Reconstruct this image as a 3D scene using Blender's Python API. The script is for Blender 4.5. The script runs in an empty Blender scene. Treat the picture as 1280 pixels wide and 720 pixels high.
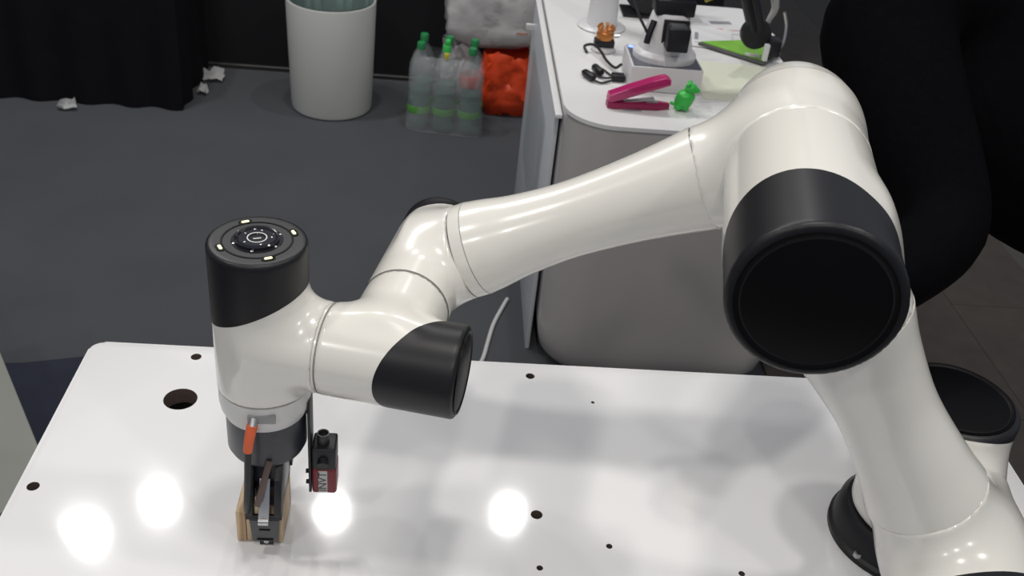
import bpy, bmesh, math, random
import numpy as np
from mathutils import Vector, Matrix
random.seed(7)
S = bpy.context.scene
COL = S.collection
PI = math.pi

# ------------------------------------------------------------------ camera
cd = bpy.data.cameras.new('camera'); co = bpy.data.objects.new('camera', cd); COL.objects.link(co)
right = Vector((0.99538279, -0.03282478, 0.09019773))
up = -Vector((0.05737216, -0.54990377, -0.83325523))
back = -Vector((0.07695149, 0.83458276, -0.54548152))
m = Matrix.Identity(4)
for i in range(3):
    m[i][0], m[i][1], m[i][2] = right[i], up[i], back[i]
m.translation = (0, 0, 1.8)
co.matrix_world = m
cd.sensor_width = 36; cd.lens = 36 * 1270 / 1280; cd.clip_start = .05
cd.dof.use_dof = True; cd.dof.focus_distance = 1.25; cd.dof.aperture_fstop = 11
S.camera = co

# ------------------------------------------------------------------ world, lamps, exposure
W = bpy.data.worlds.new('world'); S.world = W; W.use_nodes = True
bg = W.node_tree.nodes['Background']
bg.inputs[0].default_value = (.80, .86, 1.0, 1); bg.inputs[1].default_value = .27
def lamp(x, y, z, power, r=.12, col=(1, .95, .88)):
    l = bpy.data.lights.new('ceiling_spot', 'AREA'); l.shape = 'DISK'; l.size = 2 * r
    l.energy = power; l.color = col
    o = bpy.data.objects.new('ceiling_spot', l); COL.objects.link(o); o.location = (x, y, z)
    return o
for x, y, p in ((-1.568, 3.413, 20), (-1.276, 3.642, 16), (-.437, 3.619, 16), (.44, 3.656, 16)):
    lamp(x, y, 3.45, p, .075 if x < -1.5 else .052, (1, .98, .95))
for x in (-1.5, 0, 1.5):
    lamp(x, .9, 3.3, 15, .10)
    lamp(x, -.9, 3.3, 15, .10)
S.view_settings.view_transform = 'Standard'; S.view_settings.look = 'None'
S.view_settings.gamma = 1; S.view_settings.use_curve_mapping = False
S.view_settings.exposure = 0.0

# ------------------------------------------------------------------ materials
def mat(name, col, rough=.5, metal=0, coat=0, noise=0, nscale=20, bump=0, bscale=200, alpha=1, trans=0, emit=None, estr=0, col2=None, ior=1.5, spec=.5, sss=0):
    M = bpy.data.materials.new(name); M.use_nodes = True
    nt = M.node_tree; b = nt.nodes['Principled BSDF']
    b.inputs['Base Color'].default_value = (*col, 1)
    b.inputs['Roughness'].default_value = rough; b.inputs['Metallic'].default_value = metal
    b.inputs['Coat Weight'].default_value = coat; b.inputs['Coat Roughness'].default_value = .06
    b.inputs['Alpha'].default_value = alpha; b.inputs['Transmission Weight'].default_value = trans
    b.inputs['IOR'].default_value = ior; b.inputs['Specular IOR Level'].default_value = spec
    if sss: b.inputs['Subsurface Weight'].default_value = sss
    if emit: b.inputs['Emission Color'].default_value = (*emit, 1); b.inputs['Emission Strength'].default_value = estr
    tc = nt.nodes.new('ShaderNodeTexCoord')
    if noise or col2:
        n = nt.nodes.new('ShaderNodeTexNoise'); n.inputs['Scale'].default_value = nscale; n.inputs['Detail'].default_value = 5
        nt.links.new(tc.outputs['Object'], n.inputs['Vector'])
        r = nt.nodes.new('ShaderNodeMix'); r.data_type = 'RGBA'
        a = col2 if col2 else tuple(c * (1 - noise) for c in col)
        r.inputs[6].default_value = (*a, 1); r.inputs[7].default_value = (*(col if col2 else [min(1, c * (1 + noise)) for c in col]), 1)
        nt.links.new(n.outputs['Fac'], r.inputs[0]); nt.links.new(r.outputs[2], b.inputs['Base Color'])
    if bump:
        n = nt.nodes.new('ShaderNodeTexNoise'); n.inputs['Scale'].default_value = bscale; n.inputs['Detail'].default_value = 3
        nt.links.new(tc.outputs['Object'], n.inputs['Vector'])
        bp = nt.nodes.new('ShaderNodeBump'); bp.inputs['Strength'].default_value = bump; bp.inputs['Distance'].default_value = .01
        nt.links.new(n.outputs['Fac'], bp.inputs['Height']); nt.links.new(bp.outputs[0], b.inputs['Normal'])
    return M
WHITE = mat('robot_white', (.715, .70, .65), .22, coat=.5, noise=.015, nscale=6)
CAPBLK = mat('cap_black', (.008, .008, .010), .40, spec=.35, noise=.06, nscale=60)
FACEBLK = mat('cap_face_black', (.002, .002, .0025), .45, spec=.12)
SEAM = mat('seam_dark', (.36, .35, .33), .5)
BLK = mat('black_plastic', (.011, .011, .014), .45, noise=.05, spec=.4)
STEEL = mat('steel', (.55, .55, .56), .3, metal=.9, noise=.05)
LGREY = mat('light_grey_ring', (.58, .58, .57), .3, noise=.02)
DARKMET = mat('dark_flange', (.022, .025, .034), .35, noise=.06)
TABLE = mat('table_white_gloss', (.74, .74, .745), .065, coat=.0, noise=.02, nscale=3, bump=.012, bscale=9)
COUNTER = mat('counter_white', (.66, .66, .67), .3, noise=.01, nscale=3)
LILAC = mat('side_panel_grey', (.55, .57, .60), .35, noise=.04, nscale=3)
FLOORM = mat('carpet_grey', (.066, .069, .076), .95, noise=.16, nscale=3, bump=.4, bscale=400, spec=.2)
NAVY = mat('patch_navy', (.028, .031, .046), .95, noise=.2, nscale=8, bump=.3, bscale=300, spec=.1)
BROWN = mat('floor_brown', (.055, .045, .038), .7, noise=.3, nscale=14, bump=.1, bscale=60, spec=.3)
WALLM = mat('black_wall', (.011, .011, .013), .9, noise=.2, nscale=3, spec=.2)
DRAPE = mat('black_cloth', (.008, .008, .010), .95, noise=.2, nscale=12, spec=.1)
PANELG = mat('grey_green_laminate', (.17, .175, .155), .45, noise=.04, nscale=4)
BINW = mat('bin_white', (.50, .51, .48), .4, noise=.03, nscale=4)
LINER = mat('bin_liner_grey_green', (.14, .20, .19), .5, bump=.3, bscale=15)
WOOD = None
HOLE = mat('hole_dark', (.02, .016, .016), .8)
CHIP = mat('chipboard', (.10, .07, .06), .9, noise=.3, nscale=200)
ORANGE = mat('orange_rubber', (.62, .11, .035), .5)
RED = mat('red_anodised', (.16, .012, .02), .35, noise=.05)
LABELM = mat('silver_label', (.42, .43, .42), .35, metal=.2)
INK = mat('black_ink', (.03, .03, .03), .6)
BROWNLINK = mat('brown_lever', (.12, .085, .07), .4, metal=.4)
LED = mat('led_warm', (.8, .75, .4), .4, emit=(1, .93, .45), estr=1.3)
BLUELED = mat('led_blue', (.2, .3, .9), .4, emit=(.18, .28, 1), estr=2.2)
PAPER = mat('paper', (.66, .66, .66), .8, noise=.03)
CREAM = mat('cream_sheet', (.66, .68, .55), .7, noise=.02)
GREENB = mat('green_cover', (.22, .52, .05), .4, noise=.05)
MAGENTA = mat('magenta_plastic', (.42, .012, .12), .28, coat=.4, noise=.05)
GREENP = mat('green_toy_plastic', (.03, .42, .055), .4, noise=.05)
SILVERB = mat('silver_box', (.62, .60, .61), .4, noise=.03)
SLATE = mat('slate_top', (.10, .105, .13), .4, noise=.03)
AMBER = mat('copper_gripper', (.55, .21, .05), .3, metal=.5, noise=.1)
YELL = mat('olive_label', (.36, .30, .03), .5)
CORD = mat('white_cord', (.5, .5, .5), .5)
JERSEY = mat('black_jersey', (.0022, .0022, .003), .95, noise=.3, nscale=60, bump=.15, bscale=120, spec=.04)
TROUSER = mat('black_trousers', (.006, .006, .008), .95, noise=.2, nscale=60, spec=.1)
SKIN = mat('skin', (.46, .27, .19), .5, noise=.05, sss=.1)
HAIR = mat('hair_black', (.01, .009, .008), .6, noise=.3, nscale=80)
PET = mat('clear_plastic_bottle', (.60, .66, .66), .06, trans=.0, alpha=.09, noise=.05)
WATER = mat('pale_green_tint', (.06, .15, .12), .15, alpha=.5, noise=.15, nscale=30)
FILM = mat('shrink_film', (.62, .65, .66), .08, alpha=.18, bump=.5, bscale=25)
LABG = mat('green_band', (.10, .36, .05), .45, alpha=.8)
CAPG = mat('green_cap', (.02, .22, .07), .4)
CAPL = mat('bright_green_cap', (.05, .50, .10), .4)
YEL = mat('yellow_tag', (.60, .52, .03), .5)
PINKL = mat('pink_label', (.55, .20, .19), .5, alpha=.7)
WBAG = mat('white_bag', (.50, .48, .48), .3, alpha=.88, noise=.1, nscale=8, bump=.5, bscale=14)
OBAG = mat('orange_bag', (.62, .055, .012), .4, noise=.2, nscale=7, bump=.5, bscale=14)
GRILLE = mat('spool_green', (.02, .12, .04), .4)
def wood():
    M = mat('beech_wood', (.55, .40, .24), .5); nt = M.node_tree; b = nt.nodes['Principled BSDF']
    tc = nt.nodes.new('ShaderNodeTexCoord'); mp = nt.nodes.new('ShaderNodeMapping'); mp.inputs['Scale'].default_value = (1, 1, .12)
    w = nt.nodes.new('ShaderNodeTexWave'); w.inputs['Scale'].default_value = 28; w.inputs['Distortion'].default_value = 5; w.inputs['Detail'].default_value = 3
    r = nt.nodes.new('ShaderNodeMix'); r.data_type = 'RGBA'
    r.inputs[6].default_value = (.40, .25, .13, 1); r.inputs[7].default_value = (.60, .45, .28, 1)
    nt.links.new(tc.outputs['Object'], mp.inputs[0]); nt.links.new(mp.outputs[0], w.inputs['Vector'])
    nt.links.new(w.outputs['Fac'], r.inputs[0]); nt.links.new(r.outputs[2], b.inputs['Base Color'])
    return M
WOOD = wood()

# ------------------------------------------------------------------ builders
def link(name, bm, material, parent=None, smooth=True, loc=None, angle=35):
    me = bpy.data.meshes.new(name)
    if isinstance(bm, bmesh.types.BMesh):
        bmesh.ops.recalc_face_normals(bm, faces=bm.faces)
        bm.to_mesh(me); bm.free()
    else:
        me.from_pydata([tuple(v) for v in bm[0]], [], [tuple(int(i) for i in f) for f in bm[1]])
    mats = material if isinstance(material, (list, tuple)) else [material]
    for q in mats: me.materials.append(q)
    if smooth:
        me.shade_smooth()
        if angle < 179: me.set_sharp_from_angle(angle=math.radians(angle))
    o = bpy.data.objects.new(name, me); COL.objects.link(o)
    if parent: o.parent = parent
    if loc: o.location = loc
    return o
def empty(name, loc=(0, 0, 0), rz=0):
    o = bpy.data.objects.new(name, None); COL.objects.link(o); o.location = loc; o.rotation_euler = (0, 0, rz); o.empty_display_size = .05
    return o
def tag(o, label, cat, group=None):
    o['label'] = label; o['category'] = cat
    if group: o['group'] = group
    return o
def struct(o, label=None):
    o['kind'] = 'structure'
    if label: o['label'] = label
    return o
def box(x0, x1, y0, y1, z0, z1, bev=0, seg=2, bm=None, M=None):
    b = bmesh.new()
    bmesh.ops.create_cube(b, size=1)
    for v in b.verts:
        v.co = Vector((x0 + (v.co.x + .5) * (x1 - x0), y0 + (v.co.y + .5) * (y1 - y0), z0 + (v.co.z + .5) * (z1 - z0)))
    if bev: bmesh.ops.bevel(b, geom=b.edges[:], offset=bev, segments=seg, profile=.5, affect='EDGES')
    if M is not None: b.transform(M)
    return join(bm, b)
def join(bm, b):
    if bm is None: return b
    me = bpy.data.meshes.new('t'); b.to_mesh(me); b.free(); bm.from_mesh(me); bpy.data.meshes.remove(me)
    return bm
def frame_to(p, d):
    return Matrix.Translation(Vector(p)) @ Vector((0, 0, 1)).rotation_difference(Vector(d).normalized()).to_matrix().to_4x4()
def lathe(prof, n=48, M=None, bm=None, close=True):
    b = bmesh.new(); rings = []
    for r, z in prof:
        if r < 1e-6: rings.append([b.verts.new((0, 0, z))])
        else: rings.append([b.verts.new((r * math.cos(2 * PI * i / n), r * math.sin(2 * PI * i / n), z)) for i in range(n)])
    for a, c in zip(rings, rings[1:]):
        for i in range(n):
            j = (i + 1) % n
            if len(a) == 1 and len(c) == 1: continue
            if len(a) == 1: b.faces.new((a[0], c[i], c[j]))
            elif len(c) == 1: b.faces.new((a[i], a[j], c[0]))
            else: b.faces.new((a[i], a[j], c[j], c[i]))
    if M is not None: b.transform(M)
    return join(bm, b)
def spline(pts, n=8):
    pts = [Vector(p) for p in pts]; P = [2 * pts[0] - pts[1]] + pts + [2 * pts[-1] - pts[-2]]; out = []
    for i in range(1, len(P) - 2):
        for k in range(n):
            t = k / n; a, b, c, d = P[i - 1], P[i], P[i + 1], P[i + 2]
            out.append(.5 * ((2 * b) + (c - a) * t + (2 * a - 5 * b + 4 * c - d) * t * t + (-a + 3 * b - 3 * c + d) * t ** 3))
    out.append(pts[-1]); return out
def tube(pts, r, n=12, sm=8, bm=None):
    P = spline(pts, sm) if sm > 1 else [Vector(p) for p in pts]
    b = bmesh.new(); rings = []; N = len(P); ref = Vector((0, 0, 1)); t0 = (P[1] - P[0]).normalized()
    if abs(t0.z) > .9: ref = Vector((1, 0, 0))
    a = (ref - t0 * ref.dot(t0)).normalized()
    for i, p in enumerate(P):
        t = (P[min(i + 1, N - 1)] - P[max(i - 1, 0)]).normalized(); a = (a - t * a.dot(t)).normalized(); c = t.cross(a)
        rr = r(i / (N - 1)) if callable(r) else r
        rings.append([b.verts.new(p + (a * math.cos(2 * PI * k / n) + c * math.sin(2 * PI * k / n)) * rr) for k in range(n)])
    for A, B in zip(rings, rings[1:]):
        for k in range(n): b.faces.new((A[k], A[(k + 1) % n], B[(k + 1) % n], B[k]))
    b.faces.new(rings[0][::-1]); b.faces.new(rings[-1])
    return join(bm, b)
def prism(outline, z0, z1, bev=0, M=None, bm=None, seg=2):
    b = bmesh.new()
    lo = [b.verts.new((x, y, z0)) for x, y in outline]; hi = [b.verts.new((x, y, z1)) for x, y in outline]
    b.faces.new(lo[::-1]); top = b.faces.new(hi); n = len(outline)
    for i in range(n): b.faces.new((lo[i], lo[(i + 1) % n], hi[(i + 1) % n], hi[i]))
    if bev: bmesh.ops.bevel(b, geom=list(top.edges), offset=bev, segments=seg, profile=.5, affect='EDGES')
    if M is not None: b.transform(M)
    return join(bm, b)
def rrect(x0, x1, y0, y1, r, n=8):
    rs = r if isinstance(r, (list, tuple)) else [r] * 4; out = []
    for (cx, cy, a0), q in zip((((x1, y1, 0)), (x0, y1, 90), (x0, y0, 180), (x1, y0, 270)), rs):
        ox = cx - q if cx == x1 else cx + q; oy = cy - q if cy == y1 else cy + q
        for k in range(n + 1):
            a = math.radians(a0 + 90 * k / n); out.append((ox + q * math.cos(a), oy + q * math.sin(a)))
    return out

# signed distance surfaces -> smooth quads (used for the blended housings of the arm)
def sd_cyl(P, a, b, r, rnd):
    a = np.array(a, float); b = np.array(b, float); d = b - a; L = np.linalg.norm(d); d /= L
    q = P - (a + b) / 2; h = q @ d; rad = np.sqrt(np.maximum((q * q).sum(-1) - h * h, 1e-12))
    x = rad - (r - rnd); y = np.abs(h) - (L / 2 - rnd)
    return np.minimum(np.maximum(x, y), 0) + np.sqrt(np.maximum(x, 0) ** 2 + np.maximum(y, 0) ** 2) - rnd
def smin(a, b, k):
    h = np.clip(.5 + .5 * (b - a) / k, 0, 1); return b + (a - b) * h - k * h * (1 - h)
def surf(f, lo, hi, cell):
    lo = np.array(lo, float); hi = np.array(hi, float); n = np.ceil((hi - lo) / cell).astype(int) + 1
    ax = [lo[i] + cell * np.arange(n[i]) for i in range(3)]
    G = np.stack(np.meshgrid(*ax, indexing='ij'), -1); V = f(G.reshape(-1, 3)).reshape(n)
    cn = n - 1; acc = np.zeros((*cn, 3)); cnt = np.zeros(cn)
    corners = [(i, j, k) for i in (0, 1) for j in (0, 1) for k in (0, 1)]
    sl = lambda c: tuple(slice(c[i], c[i] + cn[i]) for i in range(3))
    for c in corners:
        for axx in range(3):
            if c[axx] == 0:
                d = list(c); d[axx] = 1; va = V[sl(c)]; vb = V[sl(tuple(d))]; ms = (va < 0) != (vb < 0)
                t = np.where(ms, va / np.where(ms, va - vb, 1), 0); p = np.zeros((*cn, 3)); p += np.array(c)
                p[..., axx] += t; acc += p * ms[..., None]; cnt += ms
    act = cnt > 0; idx = -np.ones(cn, int); idx[act] = np.arange(act.sum())
    ii = np.argwhere(act); pts = lo + (ii + acc[act] / cnt[act][:, None]) * cell
    e = 1e-4
    for _ in range(4):
        v = f(pts); g = np.stack([(f(pts + np.eye(3)[k] * e) - f(pts - np.eye(3)[k] * e)) / (2 * e) for k in range(3)], -1)
        pts = pts - np.clip(v, -cell * .5, cell * .5)[:, None] * g / np.maximum((g * g).sum(-1), .05)[:, None]
    faces = []
    for axx in range(3):
        o1, o2 = [(1, 2), (2, 0), (0, 1)][axx]
        s0 = [slice(None)] * 3; s1 = [slice(None)] * 3; s0[axx] = slice(0, -1); s1[axx] = slice(1, None)
        a = V[tuple(s0)] < 0; b = V[tuple(s1)] < 0; E = np.argwhere(a != b)
        for q in E:
            if q[o1] == 0 or q[o2] == 0 or q[o1] >= cn[o1] or q[o2] >= cn[o2]: continue
            c = []
            for d1, d2 in ((0, 0), (1, 0), (1, 1), (0, 1)):
                w = q.copy(); w[o1] -= d1; w[o2] -= d2; c.append(idx[tuple(w)])
            if min(c) < 0: continue
            faces.append(c if a[tuple(q)] else c[::-1])
    bm = bmesh.new(); vs = [bm.verts.new(p) for p in pts]
    for c in faces:
        try: bm.faces.new([vs[i] for i in c])
        except ValueError: pass
    return bm
def cut(bm, co_, no, keep_outer):
    b = bm.copy()
    bmesh.ops.bisect_plane(b, geom=b.verts[:] + b.edges[:] + b.faces[:], plane_co=co_, plane_no=no, clear_inner=keep_outer, clear_outer=not keep_outer, dist=1e-6)
    return b

# ------------------------------------------------------------------ setting
fl = struct(link('floor', box(-5, 2.05, -2, 9, -.05, 0), FLOORM, smooth=False))
# brown planks run between the grey carpets on the right
bf = empty('floor', (0, 0, 0)); struct(bf, 'strip of dark brown floor boards')
fl2 = link('underlay', box(1.0, 2.13, -1, 9, 0, .002), HOLE, bf, smooth=False)
pl = None
for j in range(11):
    for i in range(3):
        x0 = 1.0 + i * .377; y0 = -.8 + j * .9 + (.3 if i % 2 else 0)
        if pl is None: pl = link('floor_board', box(0, .375, 0, .898, .002, .008, .0005, 1), BROWN, bf, smooth=False)
        o = pl if (i == 0 and j == 0) else pl.copy()
        if o is not pl: COL.objects.link(o)
        o.location = (x0, y0, 0)
gf = struct(link('floor', box(2.13, 8, -2, 9, -.05, .008), mat('carpet_warm_grey', (.075, .072, .066), .95, noise=.12, nscale=3, bump=.3, bscale=300, spec=.2), smooth=False))
struct(link('wall_back', box(-5, 1.22, 4.46, 4.56, 0, 3.2, .004, 1), WALLM, smooth=False))
struct(link('baseboard_back', box(-5, 1.22, 4.44, 4.46, 0, .02, .003, 1), mat('dark_strip', (.02, .02, .02), .5), smooth=False))

# draped table top left
def drape():
    b = bmesh.new(); N = 90; rows = []
    x0, x1, yb, yf = -3.4, -1.07, 4.42, 3.97
    path = []
    for i in range(N + 1):
        t = i / N; path.append((x0 + (x1 - x0) * t, yf))
    for i in range(1, 14): path.append((x1, yf + (yb - yf) * i / 13))
    for k in range(8):
        z = .72 * (1 - k / 7); am = .014 * k / 7
        rows.append([b.verts.new((x + (am * math.sin(j * 1.1) if j > N else 0), y + (am * math.sin(j * .9 + .4 * math.sin(j * .3)) - .02 * k / 7 if j <= N else 0) , z + .001)) for j, (x, y) in enumerate(path)])
    for A, B in zip(rows, rows[1:]):
        for j in range(len(A) - 1): b.faces.new((A[j], A[j + 1], B[j + 1], B[j]))
    top = [b.verts.new((x0, yb, .721))]
    b.faces.new(rows[0] + top)
    return b
dt = empty('draped_table', (-2.2, 4.2, 0)); tag(dt, 'table fully covered by black cloth standing against the dark back wall', 'table')
o = link('cloth', drape(), DRAPE, dt, loc=(2.2, -4.2, 0))
link('table_board', box(-1.15, 1.10, -.2, .2, .69, .715, .003), BLK, dt)

def scrap(x, y, w, d, name, label, seed):
    rnd = random.Random(seed); b = bmesh.new(); n = 5; g = []
    for i in range(n):
        g.append([b.verts.new(((i / 4 - .5) * w + rnd.uniform(-.01, .01), (j / 4 - .5) * d + rnd.uniform(-.008, .008), .006 + rnd.uniform(0, .022) + (.02 if j == 4 else 0))) for j in range(n)])
    for i in range(4):
        for j in range(4): b.faces.new((g[i][j], g[i + 1][j], g[i + 1][j + 1], g[i][j + 1]))
    bmesh.ops.solidify(b, geom=b.faces[:], thickness=.002)
    o = link(name, b, PAPER, loc=(x, y, .001)); tag(o, label, 'paper'); return o
scrap(-1.51, 3.88, .07, .035, 'paper_scrap', 'small white paper scrap lying at the foot of the black draped table', 1)
scrap(-1.02, 4.29, .09, .07, 'paper_scrap', 'larger crumpled grey-white paper scrap by the corner of the draped table', 2)
scrap(-1.03, 4.13, .035, .04, 'paper_scrap', 'tiny pale paper ball just left of the larger scrap', 3)

# thin dark navy patch added over the grey floor near the table
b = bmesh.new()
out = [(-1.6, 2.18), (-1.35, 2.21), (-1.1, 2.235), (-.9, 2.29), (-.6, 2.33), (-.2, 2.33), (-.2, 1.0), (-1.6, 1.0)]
mt = link('floor_patch', prism([(x, y) for x, y in out][::-1], 0, .006, .002), NAVY); tag(mt, 'dark navy patch on the floor beside the white table', 'mat')
for x, y, w_ in ((-.94, 1.93, 'middle'), (-.90, 1.84, 'nearest'), (-.86, 2.02, 'farthest')):
    q = link('paper_scrap', box(-.006, .006, -.005, .005, 0, .004, .001, 1), PAPER, loc=(x, y, .0065)); tag(q, w_ + ' of three tiny pale crumbs on the dark navy floor patch', 'crumb', 'crumbs on the navy carpet')

# grey green pedestal left of table
pe = empty('pedestal', (-.95, 1.3, 0)); tag(pe, 'grey-green laminate pedestal left of the white table', 'pedestal')
Mr = Matrix.Rotation(math.radians(0), 4, 'Z')
def ped():
    a = Vector((-.883 + .95, 1.713 - 1.3)); c = Vector((-.722 + .95, 1.455 - 1.3)); d = (c - a).normalized(); nrm = Vector((-d.y, d.x)) * -1
    p1 = a - d * .5; p2 = c + d * .16
    return [tuple(p1), tuple(p2), tuple(p2 + nrm * .5), tuple(p1 + nrm * .5)]
link('pedestal_body', prism(ped(), .03, .43, 0), PANELG, pe, smooth=False)
link('pedestal_top', prism(ped(), .432, .45, .002), PANELG, pe, smooth=False)

# ------------------------------------------------------------------ white table with holes
TX0, TX1, TY0, TY1 = -.555, .935, .42, 1.374
table = empty('white_table', (.19, .9, 0)); tag(table, 'large glossy white table drilled with round holes, carrying the big robot arm', 'table')
holes = [(-.381, 1.346, .0085), (-.381, 1.238, .0255), (-.533, 1.039, .0085), (.17, 1.34, .0075), (.27, 1.279, .003), (.164, 1.024, .0085), (.262, .970, .0045), (.163, .927, .0045), (.862, .985, .0085), (-.05, .60, .0085), (.44, .93, .0045)]
top = link('tabletop', prism(rrect(TX0, TX1, TY0, TY1, .022), .722, .75, .003), [TABLE, CHIP], table, loc=(-.19, -.9, 0))
cutter = None
for x, y, r in holes:
    cutter = lathe([(0, -.04), (r, -.04), (r, .04), (0, .04)], 40, Matrix.Translation((x, y, .74)), cutter)
cme = bpy.data.meshes.new('c'); bmesh.ops.recalc_face_normals(cutter, faces=cutter.faces); cutter.to_mesh(cme); cutter.free()
cob = bpy.data.objects.new('c', cme); COL.objects.link(cob)
cme.materials.append(TABLE); cme.materials.append(CHIP)
for p in cme.polygons: p.material_index = 1
md = top.modifiers.new('b', 'BOOLEAN'); md.object = cob; md.operation = 'DIFFERENCE'; md.solver = 'EXACT'
top.location = (0, 0, 0); top.parent = None
dg = bpy.context.evaluated_depsgraph_get(); dg.update()
nm = bpy.data.meshes.new_from_object(top.evaluated_get(dg)); top.modifiers.clear(); top.data = nm
bpy.data.objects.remove(cob)
top.parent = table; top.location = (-.19, -.9, 0)
lg = link('panel', box(TX0 + .035, TX1 - .035, TY1 - .06, TY1 - .04, .02, .72, .002), COUNTER, table, loc=(-.19, -.9, 0)); 
link('panel', box(TX0 + .035, TX1 - .035, TY0 + .04, TY0 + .06, .02, .72, .002), COUNTER, table, loc=(-.19, -.9, 0))
link('panel', box(TX0 + .035, TX0 + .055, TY0 + .062, TY1 - .062, .02, .72, .002), COUNTER, table, loc=(-.19, -.9, 0))
link('panel', box(TX1 - .055, TX1 - .035, TY0 + .062, TY1 - .062, .02, .72, .002), COUNTER, table, loc=(-.19, -.9, 0))
link('shelf', box(TX0 + .057, TX1 - .057, TY0 + .062, TY1 - .062, .45, .47, .002), HOLE, table, loc=(-.19, -.9, 0))
for x in (TX0 + .09, TX1 - .09):
    for y in (TY0 + .1, TY1 - .1):
        link('foot', lathe([(0, 0), (.02, 0), (.022, .004), (.012, .01), (.012, .02), (0, .02)], 20), BLK, table, loc=(x - .19, y - .9, 0))

# ------------------------------------------------------------------ the big robot arm (its own frame: u right, v away, z up)
TH = math.radians(12)
UB, VB = .465, 1.135
ubx = UB * math.cos(TH) + VB * math.sin(TH); uby = -UB * math.sin(TH) + VB * math.cos(TH)
robot = empty('robot_arm', (ubx, uby, .75), -TH)
tag(robot, 'large glossy white six-joint robot arm with black joint caps bolted to the white table', 'robot arm')
OFF = np.array([UB, VB, .75])
def L(p): return tuple(np.array(p, float) - OFF)
def seam(c, d, r, w=.0009, proud=-.0002, name='seam_ring', m_=SEAM):
    M = frame_to(L(c), d)
    return link(name, lathe([(r - .003, -w / 2), (r + proud, -w / 2), (r + proud, w / 2), (r - .003, w / 2), (r - .003, -w / 2)], 72, M), m_, robot)
def housing(a, b, r, c, br, brl, rr, k, cell, cap=None, rnd=(.006), extra=None, clip=None):
    """a-b main cylinder axis, branch from c along br of length brl and radius rr; cap = (plane_co, plane_no)"""
    a = np.array(L(a)); b = np.array(L(b)); c = np.array(L(c)); br = np.array(br, float); br /= np.linalg.norm(br)
    e = c + br * brl
    def f(P):
        d1 = sd_cyl(P, a, b, r, rnd); d2 = sd_cyl(P, c, e, rr, .002)
        d = smin(d1, d2, k)
        if extra is not None: d = extra(P, d)
        return d
    pts = np.array([a, b, c, e]); lo = pts.min(0) - r - .012; hi = pts.max(0) + r + .012
    bm = surf(f, lo, hi, cell)
    if clip is not None:
        b2 = cut(bm, L(clip[0]), clip[1], False); bm.free(); bm = b2
    if cap is None:
        link('housing', bm, WHITE, robot, angle=50); return
    co_, no = cap; co_ = L(co_); no = Vector(no).normalized()
    w = cut(bm, co_, no, False); k_ = cut(bm, co_, no, True); bm.free()
    link('housing', w, WHITE, robot, angle=50)
    bmesh.ops.scale(k_, vec=(1.004, 1.004, 1.004), space=Matrix.Translation(-Vector((a + b) / 2)), verts=k_.verts)
    return link('joint_cap', k_, CAPBLK, robot, angle=50)
def face_disc(cap, c, d, r):
    M = frame_to(L(c), d)
    link('cap_face', lathe([(0, .0012), (r * .80, .0012), (r * .83, .0002), (r * .86, .0018), (r * .90, .0022), (r * .905, -.002)], 64, M), FACEBLK, cap)
J6 = (-.4015, .9272); Z5 = 1.064
J4U = -.255; VF = 1.17
J3 = (.187, 1.296); J2 = (.468, .892)
fd = np.array([J3[0] - J4U, 0, J3[1] - Z5]); FL = np.linalg.norm(fd); fd /= FL
ud = np.array([J2[0] - J3[0], 0, J2[1] - J3[1]]); UL = np.linalg.norm(ud); ud /= UL
# J6 vertical housing
c6 = housing((J6[0], J6[1], .996), (J6[0], J6[1], 1.197), .0565, (J6[0], J6[1], Z5), (1, 0, 0), .078, .0555, .026, .0034,
        cap=((J6[0], J6[1], 1.118), (-.48, 0, 1)), rnd=.005)
# J5 housing along u with branch going away along v
c5 = housing((J6[0] + .0815, J6[1], Z5), (-.157, J6[1], Z5), .0558, (J4U, J6[1], Z5), (0, 1, 0), .108, .0555, .028, .0034,
        cap=((-.208, J6[1], Z5), (1, -.75, 0)), rnd=.005)
# J4 housing along v with branch along the forearm
c4 = housing((J4U, 1.025, Z5), (J4U, 1.238, Z5), .0562, (J4U, VF - .02, Z5), fd, .060, .0635, .030, .0036,
        cap=((J4U, 1.205, Z5), (-fd[0] * .35, 1, -fd[2] * .35)), rnd=.005, clip=((0, 1.0368, 0), (0, -1, 0)))
# J3 rear housing (forearm end): rounded back
def dome(P, d):
    q = P - np.array(L((J3[0] + .002, 1.215, J3[1]))); e = np.sqrt((q[:, 0] / .0850) ** 2 + (q[:, 1] / .148) ** 2 + (q[:, 2] / .0850) ** 2)
    return smin(d, (e - 1) * .085, .006)
housing((J3[0], 1.1068, J3[1]), (J3[0], 1.235, J3[1]), .0845, (J3[0], VF, J3[1]), -fd, .112, .0665, .042, .0046, rnd=.003, extra=dome)
# J3 front housing (upper arm end)
c3 = housing((J3[0], .832, J3[1]), (J3[0], 1.120, J3[1]), .0842, (J3[0], .965, J3[1]), ud, .115, .074, .045, .0046,
        cap=((J3[0], .908, J3[1]), (-ud[0] * .50, -1, -ud[2] * .50)), rnd=.005, clip=((0, 1.1062, 0), (0, 1, 0)))
# J2 front housing (upper arm lower end)
c2 = housing((J2[0], .832, J2[1]), (J2[0], 1.072, J2[1]), .0842, (J2[0], .965, J2[1]), -ud, .115, .072, .045, .0046,
        cap=((J2[0], .897, J2[1]), (ud[0] * .50, -1, ud[2] * .50)), rnd=.009)
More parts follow.
